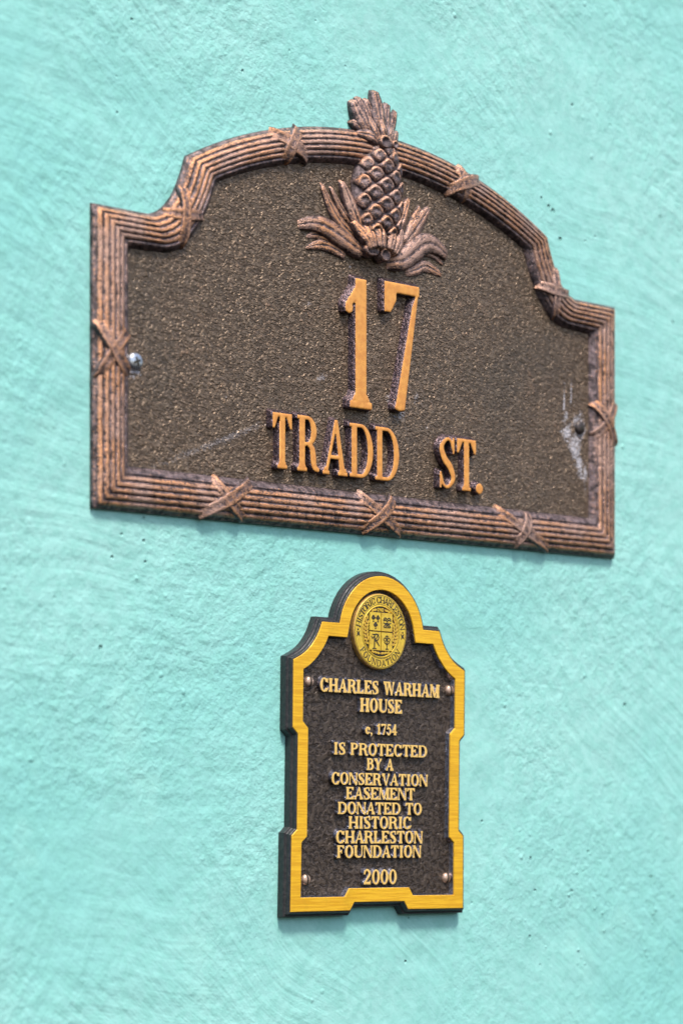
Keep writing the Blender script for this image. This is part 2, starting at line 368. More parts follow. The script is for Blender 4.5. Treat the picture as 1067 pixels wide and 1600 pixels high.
    if ch == '5': return U(B(w*.16, 1-S*.7, w*.86, 1), B(w*.16, .52, w*.16+t, 1), spath(X, Y, [(w*.18, .55, t), (w*.5, .64, t*1.3), (w*.82, .34, S), (w*.48, .03, t*1.3), (w*.14, .18, S*.8)]))
    raise KeyError(ch)

def relief_from_sdf(fn, x0, x1, y0, y1, cell, H, draft, ob=0.0, rnd=0.0, base=0.4, mats=None, name='raised_letter', blur=1):
    """raised relief: flat face where d<0, drafted side down to the field; units mm"""
    m = draft+cell*2
    nx = int((x1-x0+2*m)/cell)+2; ny = int((y1-y0+2*m)/cell)+2
    gx = x0-m+np.arange(nx)*cell; gy = y0-m+np.arange(ny)*cell
    X, Y = np.meshgrid(gx, gy)
    d = fn(X, Y)
    for _ in range(blur):
        p = np.pad(d, 1, mode='edge'); d = (p[1:-1, 1:-1]*4+p[:-2, 1:-1]+p[2:, 1:-1]+p[1:-1, :-2]+p[1:-1, 2:])/8
    gyy, gxx = np.gradient(d, cell)
    g2 = np.maximum(gxx**2+gyy**2, .25)
    Xs, Ys, ds = X.copy(), Y.copy(), d.copy()
    for iso in (0.0, draft):
        e = d-iso; mk = np.abs(e) < cell*.55
        Xs[mk] = (X-e*gxx/g2)[mk]; Ys[mk] = (Y-e*gyy/g2)[mk]; ds[mk] = iso
    h = H*np.clip(1-ds/draft, 0, 1)
    h = np.where(ds <= 1e-9, H-rnd*np.exp(np.minimum(ds, 0)/.45), h)
    h = h-base*(ds >= draft-1e-9)
    ok = ds <= draft+1e-6
    id_ = -np.ones(X.shape, int)
    q = ok[:-1, :-1] & ok[1:, :-1] & ok[:-1, 1:] & ok[1:, 1:]
    use = np.zeros(X.shape, bool)
    use[:-1, :-1] |= q; use[1:, :-1] |= q; use[:-1, 1:] |= q; use[1:, 1:] |= q
    id_[use] = np.arange(use.sum())
    V = np.stack([Xs[use], (Ys-ob*h)[use], h[use]], 1)
    i, j = np.nonzero(q)
    F = np.stack([id_[i, j], id_[i, j+1], id_[i+1, j+1], id_[i+1, j]], 1)
    face = (ds[i, j] <= 0) & (ds[i, j+1] <= 0) & (ds[i+1, j+1] <= 0) & (ds[i+1, j] <= 0)
    return mesh(name, V, F, mats, np.where(face, 0, 1), smooth=rnd > .2)

cache = {}
def letter(ch, parent, x, z, n, cap, w, S, t, sf, H, draft, cell, mats, ob=.2, name=None, blur=1):
    key = (ch, round(cap, 2), round(w, 2), S, H, mats[0].name)
    nm = name or ('raised_digit' if ch.isdigit() else 'raised_stop' if ch in '.,' else 'raised_letter')
    if key not in cache:
        ww = w/cap
        fn = lambda X, Y: glyph(ch, X/cap, Y/cap, ww, S, t, sf)*cap
        y0 = -.18*cap if ch == ',' else -.03*cap
        cache[key] = relief_from_sdf(fn, 0, w, y0, cap*1.03, cell, H, draft, ob, mats=mats, name=nm, blur=blur, rnd=.3 if cap > 20 else .1)
    return link(nm, cache[key], parent, (x, z, n))

# ================================================================== PLAQUE ONE
p1 = thing('house_number_plaque', 'large arched bronze house number plaque with pineapple crest reading 17 TRADD ST.', 'plaque', (29.5, 240))
NF = 1.5                                   # field level
def arc_pts(c, r, a0, a1, n): return [(c[0]+r*math.cos(R(a)), c[1]+r*math.sin(R(a))) for a in np.linspace(a0, a1, n)]
def seg(P, n):
    P = np.array(P, float); l = np.r_[0, np.cumsum(np.hypot(*np.diff(P, axis=0).T))]
    s = np.linspace(0, l[-1], n); return np.stack([np.interp(s, l, P[:, 0]), np.interp(s, l, P[:, 1])], 1)
def smooth_seg(P, n): return seg(catmull([(*p, 0) for p in P], 8)[:, :2], n)
ZB, ZBI = -85.2, -60.2
XO, XI = 222.5, 196.5
conR_o = [(182, 80.6), (173.5, 84.2), (164.5, 93.5), (158.2, 106), (154, 117.4)]
conR_i = [(170, 60.6), (159, 64.5), (147.5, 75.5), (137.8, 91), (131.5, 106)]
Rt = 323.0
def toparc(xa, za, zt, n):
    s = zt-za; r = (xa*xa+s*s)/(2*s); a = math.degrees(math.asin(xa/r))
    return [(r*math.sin(R(t)), zt-r+r*math.cos(R(t))) for t in np.linspace(a, -a, n)]
mir = lambda P: [(-x, z) for x, z in P][::-1]
SEG = [
 ('bottom', [(-XO, ZB), (XO, ZB)], [(-XI, ZBI), (XI, ZBI)], 90, 0),
 ('right', [(XO, ZB), (XO, 80.5)], [(XI, ZBI), (XI, 59.5)], 34, 0),
 ('shoulder_right', [(XO, 80.5), (182, 80.6)], [(XI, 59.5), (170, 60.6)], 9, 0),
 ('cove_right', conR_o, conR_i, 14, 1),
 ('arch', toparc(154, 117.4, 155.8, 80), toparc(131.5, 106, 134.5, 80), 80, 0),
 ('cove_left', mir(conR_o), mir(conR_i), 14, 1),
 ('shoulder_left', [(-182, 80.6), (-XO, 80.5)], [(-170, 60.6), (-XI, 59.5)], 9, 0),
 ('left', [(-XO, 80.5), (-XO, ZB)], [(-XI, 59.5), (-XI, ZBI)], 34, 0)]
SG = {}
for nm, o, i, n, sm in SEG:
    f = smooth_seg if sm else seg
    SG[nm] = (f(o, n), f(i, n))
def arch(w_): return 2.9+3.7*np.sin(np.pi*np.clip((w_-.02)/.93, 0, 1))**.75
def prof():
    P = [(-.004, -.6, .0), (0.0, 1.9, .10), (.02, 2.5, .45), (.045, 2.9, .35)]
    for w_ in np.linspace(.06, .80, 46):
        ph = (w_-.06)/.74*5
        rid = abs(math.sin(math.pi*ph))**.7
        P.append((w_, float(arch(w_))-.55+rid*.98, .04+.88*rid))
    P += [(.822, 5.1, .15), (.845, 5.15, .50), (.88, 4.6, .28), (.92, 3.75, .22), (.96, 2.8, .2), (.99, 1.9, .2), (1.0, NF-.15, .1)]
    return P
def build_frame():
    P = prof(); V = []; Wv = []
    O = np.vstack([SG[s[0]][0][:-1] for s in SEG]); I = np.vstack([SG[s[0]][1][:-1] for s in SEG])
    k = len(O)
    jit = rng.normal(0, .06, (k, len(P)))
    jit = (jit+np.roll(jit, 1, 0)+np.roll(jit, -1, 0))/2
    for a in range(k):
        for b, (w_, n_, wr) in enumerate(P):
            p = O[a]+(I[a]-O[a])*w_
            edge = b < 3 or b == len(P)-1
            V.append((p[0], p[1]-.08*max(n_, 0), n_+(0 if edge else jit[a, b]))); Wv.append(wr+(0 if edge else jit[a, b]*1.6))
    F = grid_faces(k, len(P), close=True)
    o = link('fluted_frame', mesh('fluted_frame', V, F, RELIEF, wear=Wv), p1)
    # field plate with a cast back
    poly = [Vector((p[0], p[1], 0)) for p in I]
    T = tessellate_polygon([poly])
    V2 = [(p.x, p.y, NF) for p in poly]
    F2 = []
    for t in T:
        a, b, c = [poly[i] for i in t]
        F2.append(t if (b-a).cross(c-a).z > 0 else t[::-1])
    link('pebbled_panel', mesh('pebbled_panel', V2, F2, FIELD, smooth=False), p1)
build_frame()

def frame_pt(segname, s, w_):
    O, I = SG[segname]; a = s*(len(O)-1); i = int(np.clip(math.floor(a), 0, len(O)-2)); f = a-i
    o = O[i]+(O[i+1]-O[i])*f; q = I[i]+(I[i+1]-I[i])*f
    return o+(q-o)*w_
def strap_mesh(segname, s0, w0, s1, w1, width, lift, curve=0.0, tip=.86):
    n = 18; C = []; Nn = []
    for t in np.linspace(0, 1, n):
        w_ = w0+(w1-w0)*t; s = s0+(s1-s0)*t+curve*math.sin(math.pi*t)
        C.append(frame_pt(segname, s, w_)); Nn.append(float(arch(np.clip(w_, .05, .96))))
    C = np.array(C); Nn = np.array(Nn)
    Tn = nrm(np.gradient(C, axis=0)); L = np.stack([-Tn[:, 1], Tn[:, 0]], 1)
    cs = [(-1, -1.3, -.2), (-.95, .1, .0), (-.8, .62, .75), (-.55, .72, .9), (-.15, .42, .55), (.25, .45, .6), (.6, .70, .95), (.82, .6, .75), (.95, .1, 0), (1, -1.3, -.2)]
    V = []; Wv = []
    for k in range(n):
        t = k/(n-1); tp = min(1, tip+(1-tip)*min(t, 1-t)*5)
        wd = width/2*tp*(1+.08*math.sin(t*9+s0*20))
        ee = 1 if 0 < k < n-1 else -.6
        for v, h, wr in cs:
            p = C[k]+L[k]*v*wd; hh = (h*1.15+lift)*tp if h > 0 else h
            V.append((p[0], p[1], Nn[k]+(hh if ee > 0 else min(hh, 0)-.6)))
            Wv.append(wr)
    F = [f[::-1] for f in grid_faces(n, len(cs))]
    return mesh('strap', V, F, RELIEF, wear=Wv)
def ribbon(segname, s, ds, flip=1, width=7.0, lean=0.0):
    # the upper strap is the tie itself, the lower strap crosses beneath it
    me = strap_mesh(segname, s-ds*flip, .07, s+ds*flip+lean, .96, width*1.15, .5, curve=.12*ds)
    o = link('ribbon_tie', me, p1)
    me2 = strap_mesh(segname, s+ds*.95*flip, .07, s-ds*.95*flip+lean, .96, width*1.1, .25, curve=-.10*ds)
    link('under_strap', me2, o)
Lb, Ls, La = 2*XO, 165., 330.
ribbon('bottom', (222.5-130.0)/Lb, 18/Lb, 1, 7.2, -7/Lb); ribbon('bottom', (222.5+1.5)/Lb, 18/Lb, 1, 7.2, -7/Lb); ribbon('bottom', (222.5+139)/Lb, 18/Lb, 1, 7.2, -7/Lb)
ribbon('left', (80.5-1)/Ls, 17/Ls, 1); ribbon('right', (88)/Ls, 16/Ls, 1)
ribbon('arch', (.5+85/La), 13/La, 1, 7.8); ribbon('arch', .5-81/La, 12/La, 1, 7.6)
ribbon('cove_left', .60, .23, 1, 6.6); ribbon('cove_right', .38, .23, 1, 6.6)

# ---- lettering
m1 = [ORANGE, SIDE1]
DX = 3.2; LH = 4.4; LDR = 1.5
for ch, x0, x1, zb, cap in (('1', -35.2, -12.2, -10.2, 77.2), ('7', -2.3, 28.0, -7.6, 76.3)):
    letter(ch, p1, x0+DX, zb, NF, cap, x1-x0, .122 if ch == '1' else .112, .055, .050, LH+.4, LDR+.4, .62, m1, ob=.26)
for ch, x0, x1, zt, zb in (('T', -94.2, -78.8, -19.3, -51.4), ('R', -74.5, -57.0, -18.9, -51.4), ('A', -53.8, -33.2, -19.0, -51.6), ('D', -31.4, -11.6, -19.4, -51.4), ('D', -9.8, 10.8, -19.4, -51.4),
                       ('S', 45.6, 61.6, -20.0, -51.6), ('T', 62.4, 79.6, -19.8, -51.8)):
    letter(ch, p1, x0+DX, zb, NF, zt-zb, x1-x0, .142, .068, .050, LH, LDR, .42, m1, ob=.26)
letter('.', p1, 79.6+DX, -52.8, NF, 32, 6.6, .16, .08, .05, LH, LDR, .42, m1, ob=.26)

# ---- screws
def dome_screw(parent, x, z, n, r, h, mat, slot, ang=0, name='screw'):
    nr, na = 9, 36; V = [(0, 0, h)]; 
    for i in range(1, nr+1):
        f = i/nr
        for a in range(na):
            V.append((r*f*math.cos(a/na*2*math.pi), r*f*math.sin(a/na*2*math.pi), h*(math.sqrt(max(0, 1-(f*.94)**2))) if i < nr else -.5))
    F = [(0, 1+a, 1+(a+1) % na) for a in range(na)]
    for i in range(nr-1):
        for a in range(na):
            p = 1+i*na+a; q = 1+i*na+(a+1) % na
            F.append((p, p+na, q+na, q))
    o = link(name, mesh(name, V, F, mat), parent, (x, z, n))
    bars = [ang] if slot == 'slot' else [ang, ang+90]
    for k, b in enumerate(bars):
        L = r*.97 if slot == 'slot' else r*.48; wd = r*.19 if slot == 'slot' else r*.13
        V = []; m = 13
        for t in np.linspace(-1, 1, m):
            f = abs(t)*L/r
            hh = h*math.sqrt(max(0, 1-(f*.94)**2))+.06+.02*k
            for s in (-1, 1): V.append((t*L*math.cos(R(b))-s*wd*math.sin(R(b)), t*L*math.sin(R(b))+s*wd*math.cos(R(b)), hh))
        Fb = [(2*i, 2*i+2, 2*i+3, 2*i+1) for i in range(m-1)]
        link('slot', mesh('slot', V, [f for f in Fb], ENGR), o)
    return o
dome_screw(p1, -191.8, -2.4, NF, 5.2, 2.6, ZINC, 'cross', 20)
dome_screw(p1, 187.0, -2.5, NF, 4.6, 2.9, OLDSC, 'cross', 40)

# ---- pineapple
PX = 3.4; PN = -2.8
def leaf_mesh(P, wd, nc, h, base=NF-.5, groove=.42, taper=(.55, .12), n=16, name='leaf', tipdrop=.45, wo=0.0):
    """ridged leaf lofted along P (root to tip), crest at nc, sides dropping to base"""
    C = catmull([(p[0]+PX, p[1], 0) for p in P], 8)[:, :2]; C = seg(C, n)
    Tn = nrm(np.gradient(C, axis=0)); L = np.stack([-Tn[:, 1], Tn[:, 0]], 1)
    cs = [-1, -.97, -.8, -.55, -.3, -.12, 0, .12, .3, .55, .8, .97, 1]
    V = []; Wv = []
    for k in range(n):
        t = k/(n-1)
        a, b = taper
        wf = (a+(1-a)*math.sin(min(1, t/.45)*math.pi/2)) if t < .45 else (b+(1-b)*math.cos((t-.45)/.55*math.pi/2)**.75)
        hf = 1-tipdrop*max(0, t-.4)/.6
        nck = base+.3+(nc-base)*hf
        for i, v in enumerate(cs):
            p = C[k]+L[k]*v*wd/2*wf
            if i in (0, len(cs)-1): nn = base-.4; wr = 0
            else:
                e = math.sqrt(max(0, 1-(v)**2)); g = groove*math.exp(-(v/.16)**2)
                nn = nck-h*wf*(1-e)-h*wf*g*.8
                wr = .15+.75*e-g*1.3+.25*(1 if abs(abs(v)-.45) < .2 else 0)
            if k in (0, n-1): nn = min(nn, base)
            V.append((p[0], p[1], nn-(.16 if i in (3, 9) else 0))); Wv.append(wr+wo-(.35 if i in (3, 9) else 0))
    F = [f[::-1] for f in grid_faces(n, len(cs))]
    return mesh(name, V, F, RELIEF, wear=Wv)

def body_half(z):      # half width of the fruit by height
    zz = [83, 88, 95, 105, 118, 128, 136, 142, 147, 151, 153.5]; ww = [7, 12, 16.5, 20, 21.4, 20.6, 18.2, 15, 10.6, 6.5, 2.0]
    return float(np.interp(z, zz, ww))
def body_c(z): return -2.3+1.6*max(0, (z-125))/25*1.6
def body_n(x, z):
    hw = body_half(z); u = np.clip((x-body_c(z))/hw, -1, 1)
    top = 9.2*math.sqrt(min(1, max(.05, min((z-78)/22, 1, (156-z)/14)))) 
    return NF-.6+top*math.sqrt(max(0, 1-u*u))
def build_pineapple():
    V = []; nz, nu = 36, 25
    for z in np.linspace(83, 153.5, nz):
        hw = body_half(z)
        for u in np.linspace(-1, 1, nu): 
            uu = math.sin(u*math.pi/2); x = body_c(z)+hw*uu
            V.append((x, z, body_n(x, z) if abs(u) < 1 else .6))
    F = [f[::-1] for f in grid_faces(nz, nu)]
    body = link('pineapple', mesh('pineapple', V, F, RELIEF, wear=[-.1]*len(V)), p1)
    body['label'] = 'raised pineapple at the top of the plaque'
    # diamond scales
    hwid, hhei = 7.3, 5.7
    rows = int((152-88)/hhei)+1
    for r_ in range(rows):
        z0 = 89.5+r_*hhei
        for c_ in range(-4, 5):
            if (r_+c_) % 2: continue
            ux = c_*hwid/21.8          # angle position on the full girth
            if abs(ux) > .92: continue
            ang = ux*1.25
            hwz = body_half(z0)
            xc = body_c(z0)+hwz*math.sin(ang)/math.sin(1.25)*.98
            if hwz < 5.5 and c_ != 0: continue
            m = 11; V = []; Wv = []
            xf = lambda q: hwz*math.sin(max(-1.5, min(1.5, q*hwid/21.8*1.25)))/math.sin(1.25)*.98
            a_w = (xf(c_+1)-xf(c_-1))/2*1.04; a_h = hhei*1.04
            for i in range(m):
                for j in range(m):
                    a = -1+2*i/(m-1); b = -1+2*j/(m-1)
                    dx = (a+b)/2*a_w; dz = (b-a)/2*a_h
                    x = xc+dx; z = z0+dz+random.uniform(-.12, .12)
                    e = (1-abs(a)**7)*(1-abs(b)**7)
                    rr = math.hypot((a+b)/2*1.25, (b-a)/2*1.1+.02)
                    dimp = math.exp(-(rr/.24)**2)
                    up = (b-a)/2
                    lip = math.exp(-((rr-.66)/.17)**2)*(.15+1.1*max(0, up+.15))
                    tip = math.exp(-(math.hypot((a+b)/2, up+.15)/.17)**2)
                    hh = e*1.8+lip*1.25*min(1, e*2.5)-dimp*.9+tip*1.5
                    V.append((x, z, body_n(x, min(max(z, 83.2), 153))+hh-(.5 if (i in (0, m-1) or j in (0, m-1)) else 0)))
                    Wv.append(.08+.34*min(1, e*2.5)+.65*lip*min(1, e*2.5)+.3*tip-.5*dimp)
            F = [f[::-1] for f in grid_faces(m, m)]
            V = [(x+PX-3.4, z, n) for x, z, n in V]
            link('scale', mesh('scale', V, F, RELIEF, wear=Wv), body)
    def lf(P, wd, nc, h=2.0, **k): return link(k.get('name', 'leaf'), leaf_mesh(P, wd*1.17, nc+PN, h*1.05, **k), body)
    # base leaves
    lf([(-38.9, 86.9), (-47.8, 87.7), (-56.7, 88.0), (-64, 85.4)], 5.6, 5.4, 1.4)
    lf([(-31, 77.8), (-39.4, 81.0), (-51.3, 82.6), (-64.5, 79.0)], 6.4, 5.8, 1.5)
    lf([(-23, 90), (-36.4, 97.8), (-45.3, 108.1), (-52.5, 120.0)], 6.6, 6.3, 1.6)
    lf([(-20, 92), (-31.4, 101.6), (-38.9, 110.0), (-45, 118.8)], 4.6, 6.6, 1.6)
    lf([(-20, 90), (-26.5, 103), (-31.5, 114), (-36.9, 123.4)], 8.4, 9.2, 2.2)
    lf([(-17.3, 80.8), (-33.9, 87.2), (-49.5, 93.2), (-60, 93.9), (-71.2, 91.4)], 10.4, 8.6, 2.2, taper=(.6, .35))
    lf([(22.0, 90.5), (42.8, 90.8), (54.6, 84.8)], 5.2, 5.6, 1.5)
    lf([(20, 75.5), (28.4, 78.6), (38.0, 82.3), (53.5, 78.6)], 7.0, 5.6, 1.5)
    lf([(17.0, 93), (26.0, 108), (32.6, 119.2)], 5.0, 6.8, 1.7)
    lf([(15.9, 92.0), (27.4, 104), (41, 119.6)], 8.8, 7.4, 2.0)
    lf([(5.5, 96), (14.7, 109), (21.5, 122.5)], 6.6, 9.4, 2.0)
    lf([(3.0, 79.8), (14, 81.9), (23, 87.7), (31.0, 93.3), (39.0, 96.3), (48, 94.6), (57.5, 89.6)], 12.2, 9.0, 2.4, taper=(.6, .25))
    # sepals over the foot of the fruit
    lf([(-15.3, 83.0), (-19.3, 90), (-24.9, 96), (-30.0, 100)], 7.2, 12.4, 2.0, groove=.25)
    lf([(-14.0, 84.0), (-16.5, 93), (-19.3, 103)], 8.2, 13.0, 2.2, groove=.2)
    lf([(-9.5, 84.0), (-9.7, 95.0), (-8.4, 107.5)], 8.4, 14.6, 2.4, groove=.45)
    lf([(-2.4, 84.0), (1.0, 94), (5.2, 105.8)], 7.4, 13.8, 2.2, groove=.3)
    lf([(3, 83.0), (9.2, 93.0), (14.0, 101.6)], 6.2, 12.2, 2.0, groove=.3)
    # crown
    cr = dict(base=.2, wo=-.22)
    lf([(-1.4, 153), (-.2, 166), (0.6, 176.5)], 6.4, 6.2, 1.6, **cr)
    lf([(3.6, 153), (8.8, 165.0), (11.8, 173.6)], 6.0, 6.0, 1.6, taper=(.6, .3), **cr)
    lf([(-.9, 153), (1.6, 166.0), (4.6, 176.6)], 7.4, 7.4, 1.8, taper=(.6, .35), **cr)
    lf([(-9.6, 153), (-10.8, 166.4), (-14.8, 175.8)], 7.0, 6.8, 1.8, taper=(.6, .35), **cr)
    lf([(-12.2, 153), (-16.5, 166.0), (-22, 175.4)], 7.4, 7.4, 1.8, taper=(.6, .35), **cr)
    lf([(-14.1, 153), (-20.5, 163.1), (-26.4, 172.6)], 9.6, 8.4, 2.2, taper=(.6, .4), groove=.3, **cr)
    lf([(-5.8, 153), (-5.4, 168.8), (-7.8, 182.0)], 9.6, 8.8, 2.3, taper=(.7, .4), **cr)
    lf([(-7.8, 150.5), (-11.5, 158), (-14.5, 165.4)], 5.6, 10.4, 2.0, groove=.3, **cr)
    lf([(-3, 150.5), (-4.3, 159), (-6, 167)], 5.4, 10.8, 2.0, groove=.3, **cr)
    lf([(1.2, 151.0), (4.0, 158.6), (7.0, 164.2)], 5.6, 9.8, 1.9, groove=.3, **cr)
    lf([(-9.0, 151.5), (-18.9, 157), (-28, 159.6)], 7.8, 8.6, 2.0, groove=.3, **cr)
    lf([(4.4, 150.0), (7.8, 155.5), (11.4, 160.2)], 5.4, 9.4, 1.8, groove=.3, **cr)
    lf([(-8.5, 148.0), (-16.2, 152.0), (-26, 152.6)], 6.2, 11.6, 2.0, groove=.3, **cr)
    def bulb(x, z, n, rx, rz, h):
        V = [(0, 0, h*.55)]; nr, na = 7, 22; Wv = [-.3]
        for i in range(1, nr+1):
            f = i/nr
            for a in range(na):
                th = a/na*2*math.pi
                V.append((rx*f*math.cos(th), rz*f*math.sin(th), h*(.55+.45*math.sin(min(1, f/.72)*math.pi/2)**3) if f < .75 else h*math.sqrt(max(0, 1-((f-.72)/.28)**2))-(3 if i == nr else 0)))
                Wv.append(.12+1.0*math.exp(-((f-.75)/.16)**2)*(.55+.6*max(0, math.sin(th)+.3)))
        F = [(0, 1+a, 1+(a+1) % na) for a in range(na)]
        for i in range(nr-1):
            for a in range(na):
                p = 1+i*na+a; q = 1+i*na+(a+1) % na; F.append((p, p+na, q+na, q))
        link('berry', mesh('berry', V, F, RELIEF, wear=Wv), body, (x, z, n))
    bulb(-15.2+PX, 84.2, 5.6, 7.0, 4.6, 3.4); bulb(-4.2+PX, 82.6, 5.6, 5.0, 4.8, 3.6)
    bulb(-5.8+PX, 149.6, 7.6, 6.2, 4.6, 3.6); bulb(4.6+PX, 150.0, 6.4, 3.2, 2.8, 2.6)
build_pineapple()

# ================================================================== PLAQUE TWO
p2 = thing('historic_house_plaque', 'small dark plaque with gold border and round seal reading CHARLES WARHAM HOUSE', 'plaque', (25.4, 4), R(0.8))
def half_outline():
    P = [(21.5, -68.6), (25.0, -73.5), (73.6, -73.6), (73.2, -29.6), (68.9, -26.2), (68.8, 29.6), (73.1, 33.4), (73.1, 72.4)]
    cv = smooth_seg([(73.1, 72.4), (65.5, 76.0), (59.6, 80.6), (53.9, 87.6), (50.0, 95.6)], 12)
    P += [tuple(p) for p in cv[1:]]
    P += [(35.6, 95.6)]
    P += [(36*math.cos(R(a)), 89.7+36*math.sin(R(a))) for a in np.linspace(9.4, 90, 20)][1:-1]
    return P
HO = half_outline(); OUT = np.array(HO+[(0, 125.7)]+[(-x, z) for x, z in HO][::-1])
def offset(P, d):      # d>0 inwards, for a counter clockwise outline
    A = nrm(P-np.roll(P, 1, 0)); B = nrm(np.roll(P, -1, 0)-P)
    na = np.stack([-A[:, 1], A[:, 0]], 1); nb = np.stack([-B[:, 1], B[:, 0]], 1)
    m = nrm(na+nb); k = 1/np.maximum(.35, (m*na).sum(1)); Q = P+m*(d*k)[:, None]
    # between two corners the offset run is trimmed at the mitres and spread evenly again
    cr = [i for i in range(len(P)) if (A[i]*B[i]).sum() < .93]
    for a, b in zip(cr, cr[1:]+[cr[0]+len(P)]):
        if b-a < 3: continue
        ix = [q % len(P) for q in range(a, b+1)]
        p, q = Q[ix[0]], Q[ix[-1]]; ta, tb = B[ix[0]], A[ix[-1]]
        run = [p]+[Q[i] for i in ix[1:-1] if ((Q[i]-p)*ta).sum() > .05 and ((Q[i]-q)*tb).sum() < -.05]+[q]
        Q[ix] = seg(run, len(ix))
    return Q
def loft(name, levels, mat, parent, inward=False, smooth=False):
    V = []; n = len(OUT)
    for off, nn in levels:
        for p in offset(OUT, off): V.append((p[0], p[1], nn))
    F = []
    for l in range(len(levels)-1):
        for i in range(n):
            j = (i+1) % n; a, b = l*n+i, l*n+j
            F.append((a, b, b+n, a+n))
    me = mesh(name, V, F, mat, smooth=smooth); return link(name, me, parent)
def cap_poly(name, off, nn, mat, parent):
    P = offset(OUT, off); poly = [Vector((p[0], p[1], 0)) for p in P]; T = tessellate_polygon([poly]); F = []
    for t in T:
        a, b, c = [poly[i] for i in t]; F.append(t if (b-a).cross(c-a).z > 0 else t[::-1])
    return link(name, mesh(name, [(p.x, p.y, nn) for p in poly], F, mat, smooth=False), parent)
loft('dark_backing', [(-3.4, -.6), (-3.3, 4.2), (-3.0, 4.8), (-2.2, 4.9), (-1.8, 5.2), (-1.3, 7.0), (-1.0, 7.35), (-.25, 7.45)], RIM, p2)
loft('gold_border', [(-.3, 6.6), (-.22, 7.55), (0.0, 7.75), (7.7, 7.75), (7.9, 7.6), (8.05, 6.8)], GOLD, p2)
loft('inner_bevel', [(7.95, 7.0), (8.2, 6.9), (9.0, 4.7), (9.3, 4.2)], SIDE2, p2)
cap_poly('dark_panel', 9.0, 4.6, DARK2, p2)
# lettering
ADV = dict(zip('ABCDEFHILMNOPRSTUVWYc,. 012457', [.92, .86, .88, .95, .82, .78, 1.0, .48, .78, 1.12, .96, .92, .82, .95, .72, .84, .96, .90, 1.25, .90, .62, .3, .3, .42, .66, .5, .66, .68, .64, .66]))
def line(txt, xa, xb, zb, zt, mats=None):
    cap = zt-zb; tot = sum(ADV[c] for c in txt); gap = .055
    k = (xb-xa)/(tot+gap*(len(txt)-1)); x = xa
    for c in txt:
        if c != ' ':
            w_ = ADV[c]*k if c not in '.,' else ADV[c]*k*.8
            letter(c, p2, x, zb-.35, 4.55, cap+.75, round(w_, 1), .27 if c.isalpha() else .23, .12, .055, 2.5, .8, .21, mats or [GOLDL, SIDE2], ob=.30, blur=0)
        x += (ADV[c]+gap)*k
for txt, xa, xb, zb, zt in [('CHARLES WARHAM', -50.8, 51.6, 56.0, 63.4), ('HOUSE', -17.4, 18.6, 45.2, 52.8), ('c, 1754', -12.8, 14.4, 32.1, 37.9), ('IS PROTECTED', -39.2, 41.0, 19.3, 25.9), ('BY A', -11.2, 11.6, 10.7, 17.1),
        ('CONSERVATION', -40.6, 41.8, 1.7, 8.2), ('EASEMENT', -28.4, 30.4, -6.9, -.3), ('DONATED TO', -35.1, 36.9, -15.7, -9.2), ('HISTORIC', -26.0, 27.6, -24.3, -17.6), ('CHARLESTON', -36.4, 37.8, -33.0, -26.2),
        ('FOUNDATION', -35.5, 36.7, -41.6, -34.9), ('2000', -13.2, 15.4, -57.4, -49.4)]:
    line(txt, xa, xb, zb, zt)
for x, z in ((-58.6, 60.3), (61.8, 60.1), (-59.6, -55.3), (60.6, -55.2)):
    dome_screw(p2, x+.6, z, 4.5, 3.3, 2.5, SCREW, 'slot', 90+random.uniform(-8, 8))

# ---- seal
def disc_profile(name, prof_, mat, parent, loc, na=72, idx=None, mats=None):
    V = []; F = []
    for r_, n_ in prof_:
        for a in range(na): V.append((r_*math.cos(a/na*2*math.pi), r_*math.sin(a/na*2*math.pi), n_))
    for i in range(len(prof_)-1):
        for a in range(na):
            b = (a+1) % na; F.append((i*na+a, i*na+b, (i+1)*na+b, (i+1)*na+a))
    return link(name, mesh(name, V, F, mats or mat, smooth=False), parent, loc)
SC = (-1.2, 92.7, 3.9)
seal = disc_profile('round_seal', [(22.9, -.3), (22.8, 2.6), (22.5, 3.3), (22.2, 3.5)], COAT, p2, SC)
disc_profile('lettered_ring', [(22.25, 3.45), (22.0, 3.62), (15.7, 3.62), (15.5, 3.9), (15.15, 3.9), (14.9, 3.3)], SEALG, seal, (0, 0, 0))
disc_profile('dark_centre', [(15.0, 3.32), (.01, 3.3)], ENGR, seal, (0, 0, 0))
disc_profile('thin_ring_line', [(21.75, 3.63), (21.7, 3.7), (21.5, 3.7), (21.45, 3.63)], ENGR, seal, (0, 0, 0))
disc_profile('thin_ring_line', [(16.3, 3.63), (16.25, 3.7), (16.1, 3.7), (16.05, 3.63)], ENGR, seal, (0, 0, 0))
def slot_letter(ch, ang, rad, cap, up=1):
    w_ = cap*ADV[ch]*.95
    key = ('seal', ch)
    if key not in cache:
        fn = lambda X, Y: glyph(ch, X/cap+w_/cap/2, Y/cap, w_/cap, .17, .085, .06)*cap
        cache[key] = relief_from_sdf(fn, -w_/2, w_/2, -.03*cap, cap*1.03, .15, .16, .1, 0, mats=[ENGR, ENGR], name='seal_letter', base=.1, blur=0)
    a = R(ang); x, z = rad*math.sin(a), rad*math.cos(a)
    o = link('seal_letter', cache[key], seal, (x, z, 3.62), rot=a if up > 0 else a+math.pi)
def arc_text(txt, a0, a1, rad, cap, up=1):
    W = [ADV[c]+.12 for c in txt]; tot = sum(W); s = 0
    for c, w_ in zip(txt, W):
        a = a0+(a1-a0)*(s+w_/2)/tot; s += w_
        if c != ' ': slot_letter(c, a, rad, cap, up)
arc_text('HISTORIC CHARLESTON', -84, 84, 17.0, 3.9, 1)
arc_text('FOUNDATION', 237, 123, 20.9, 3.9, -1)
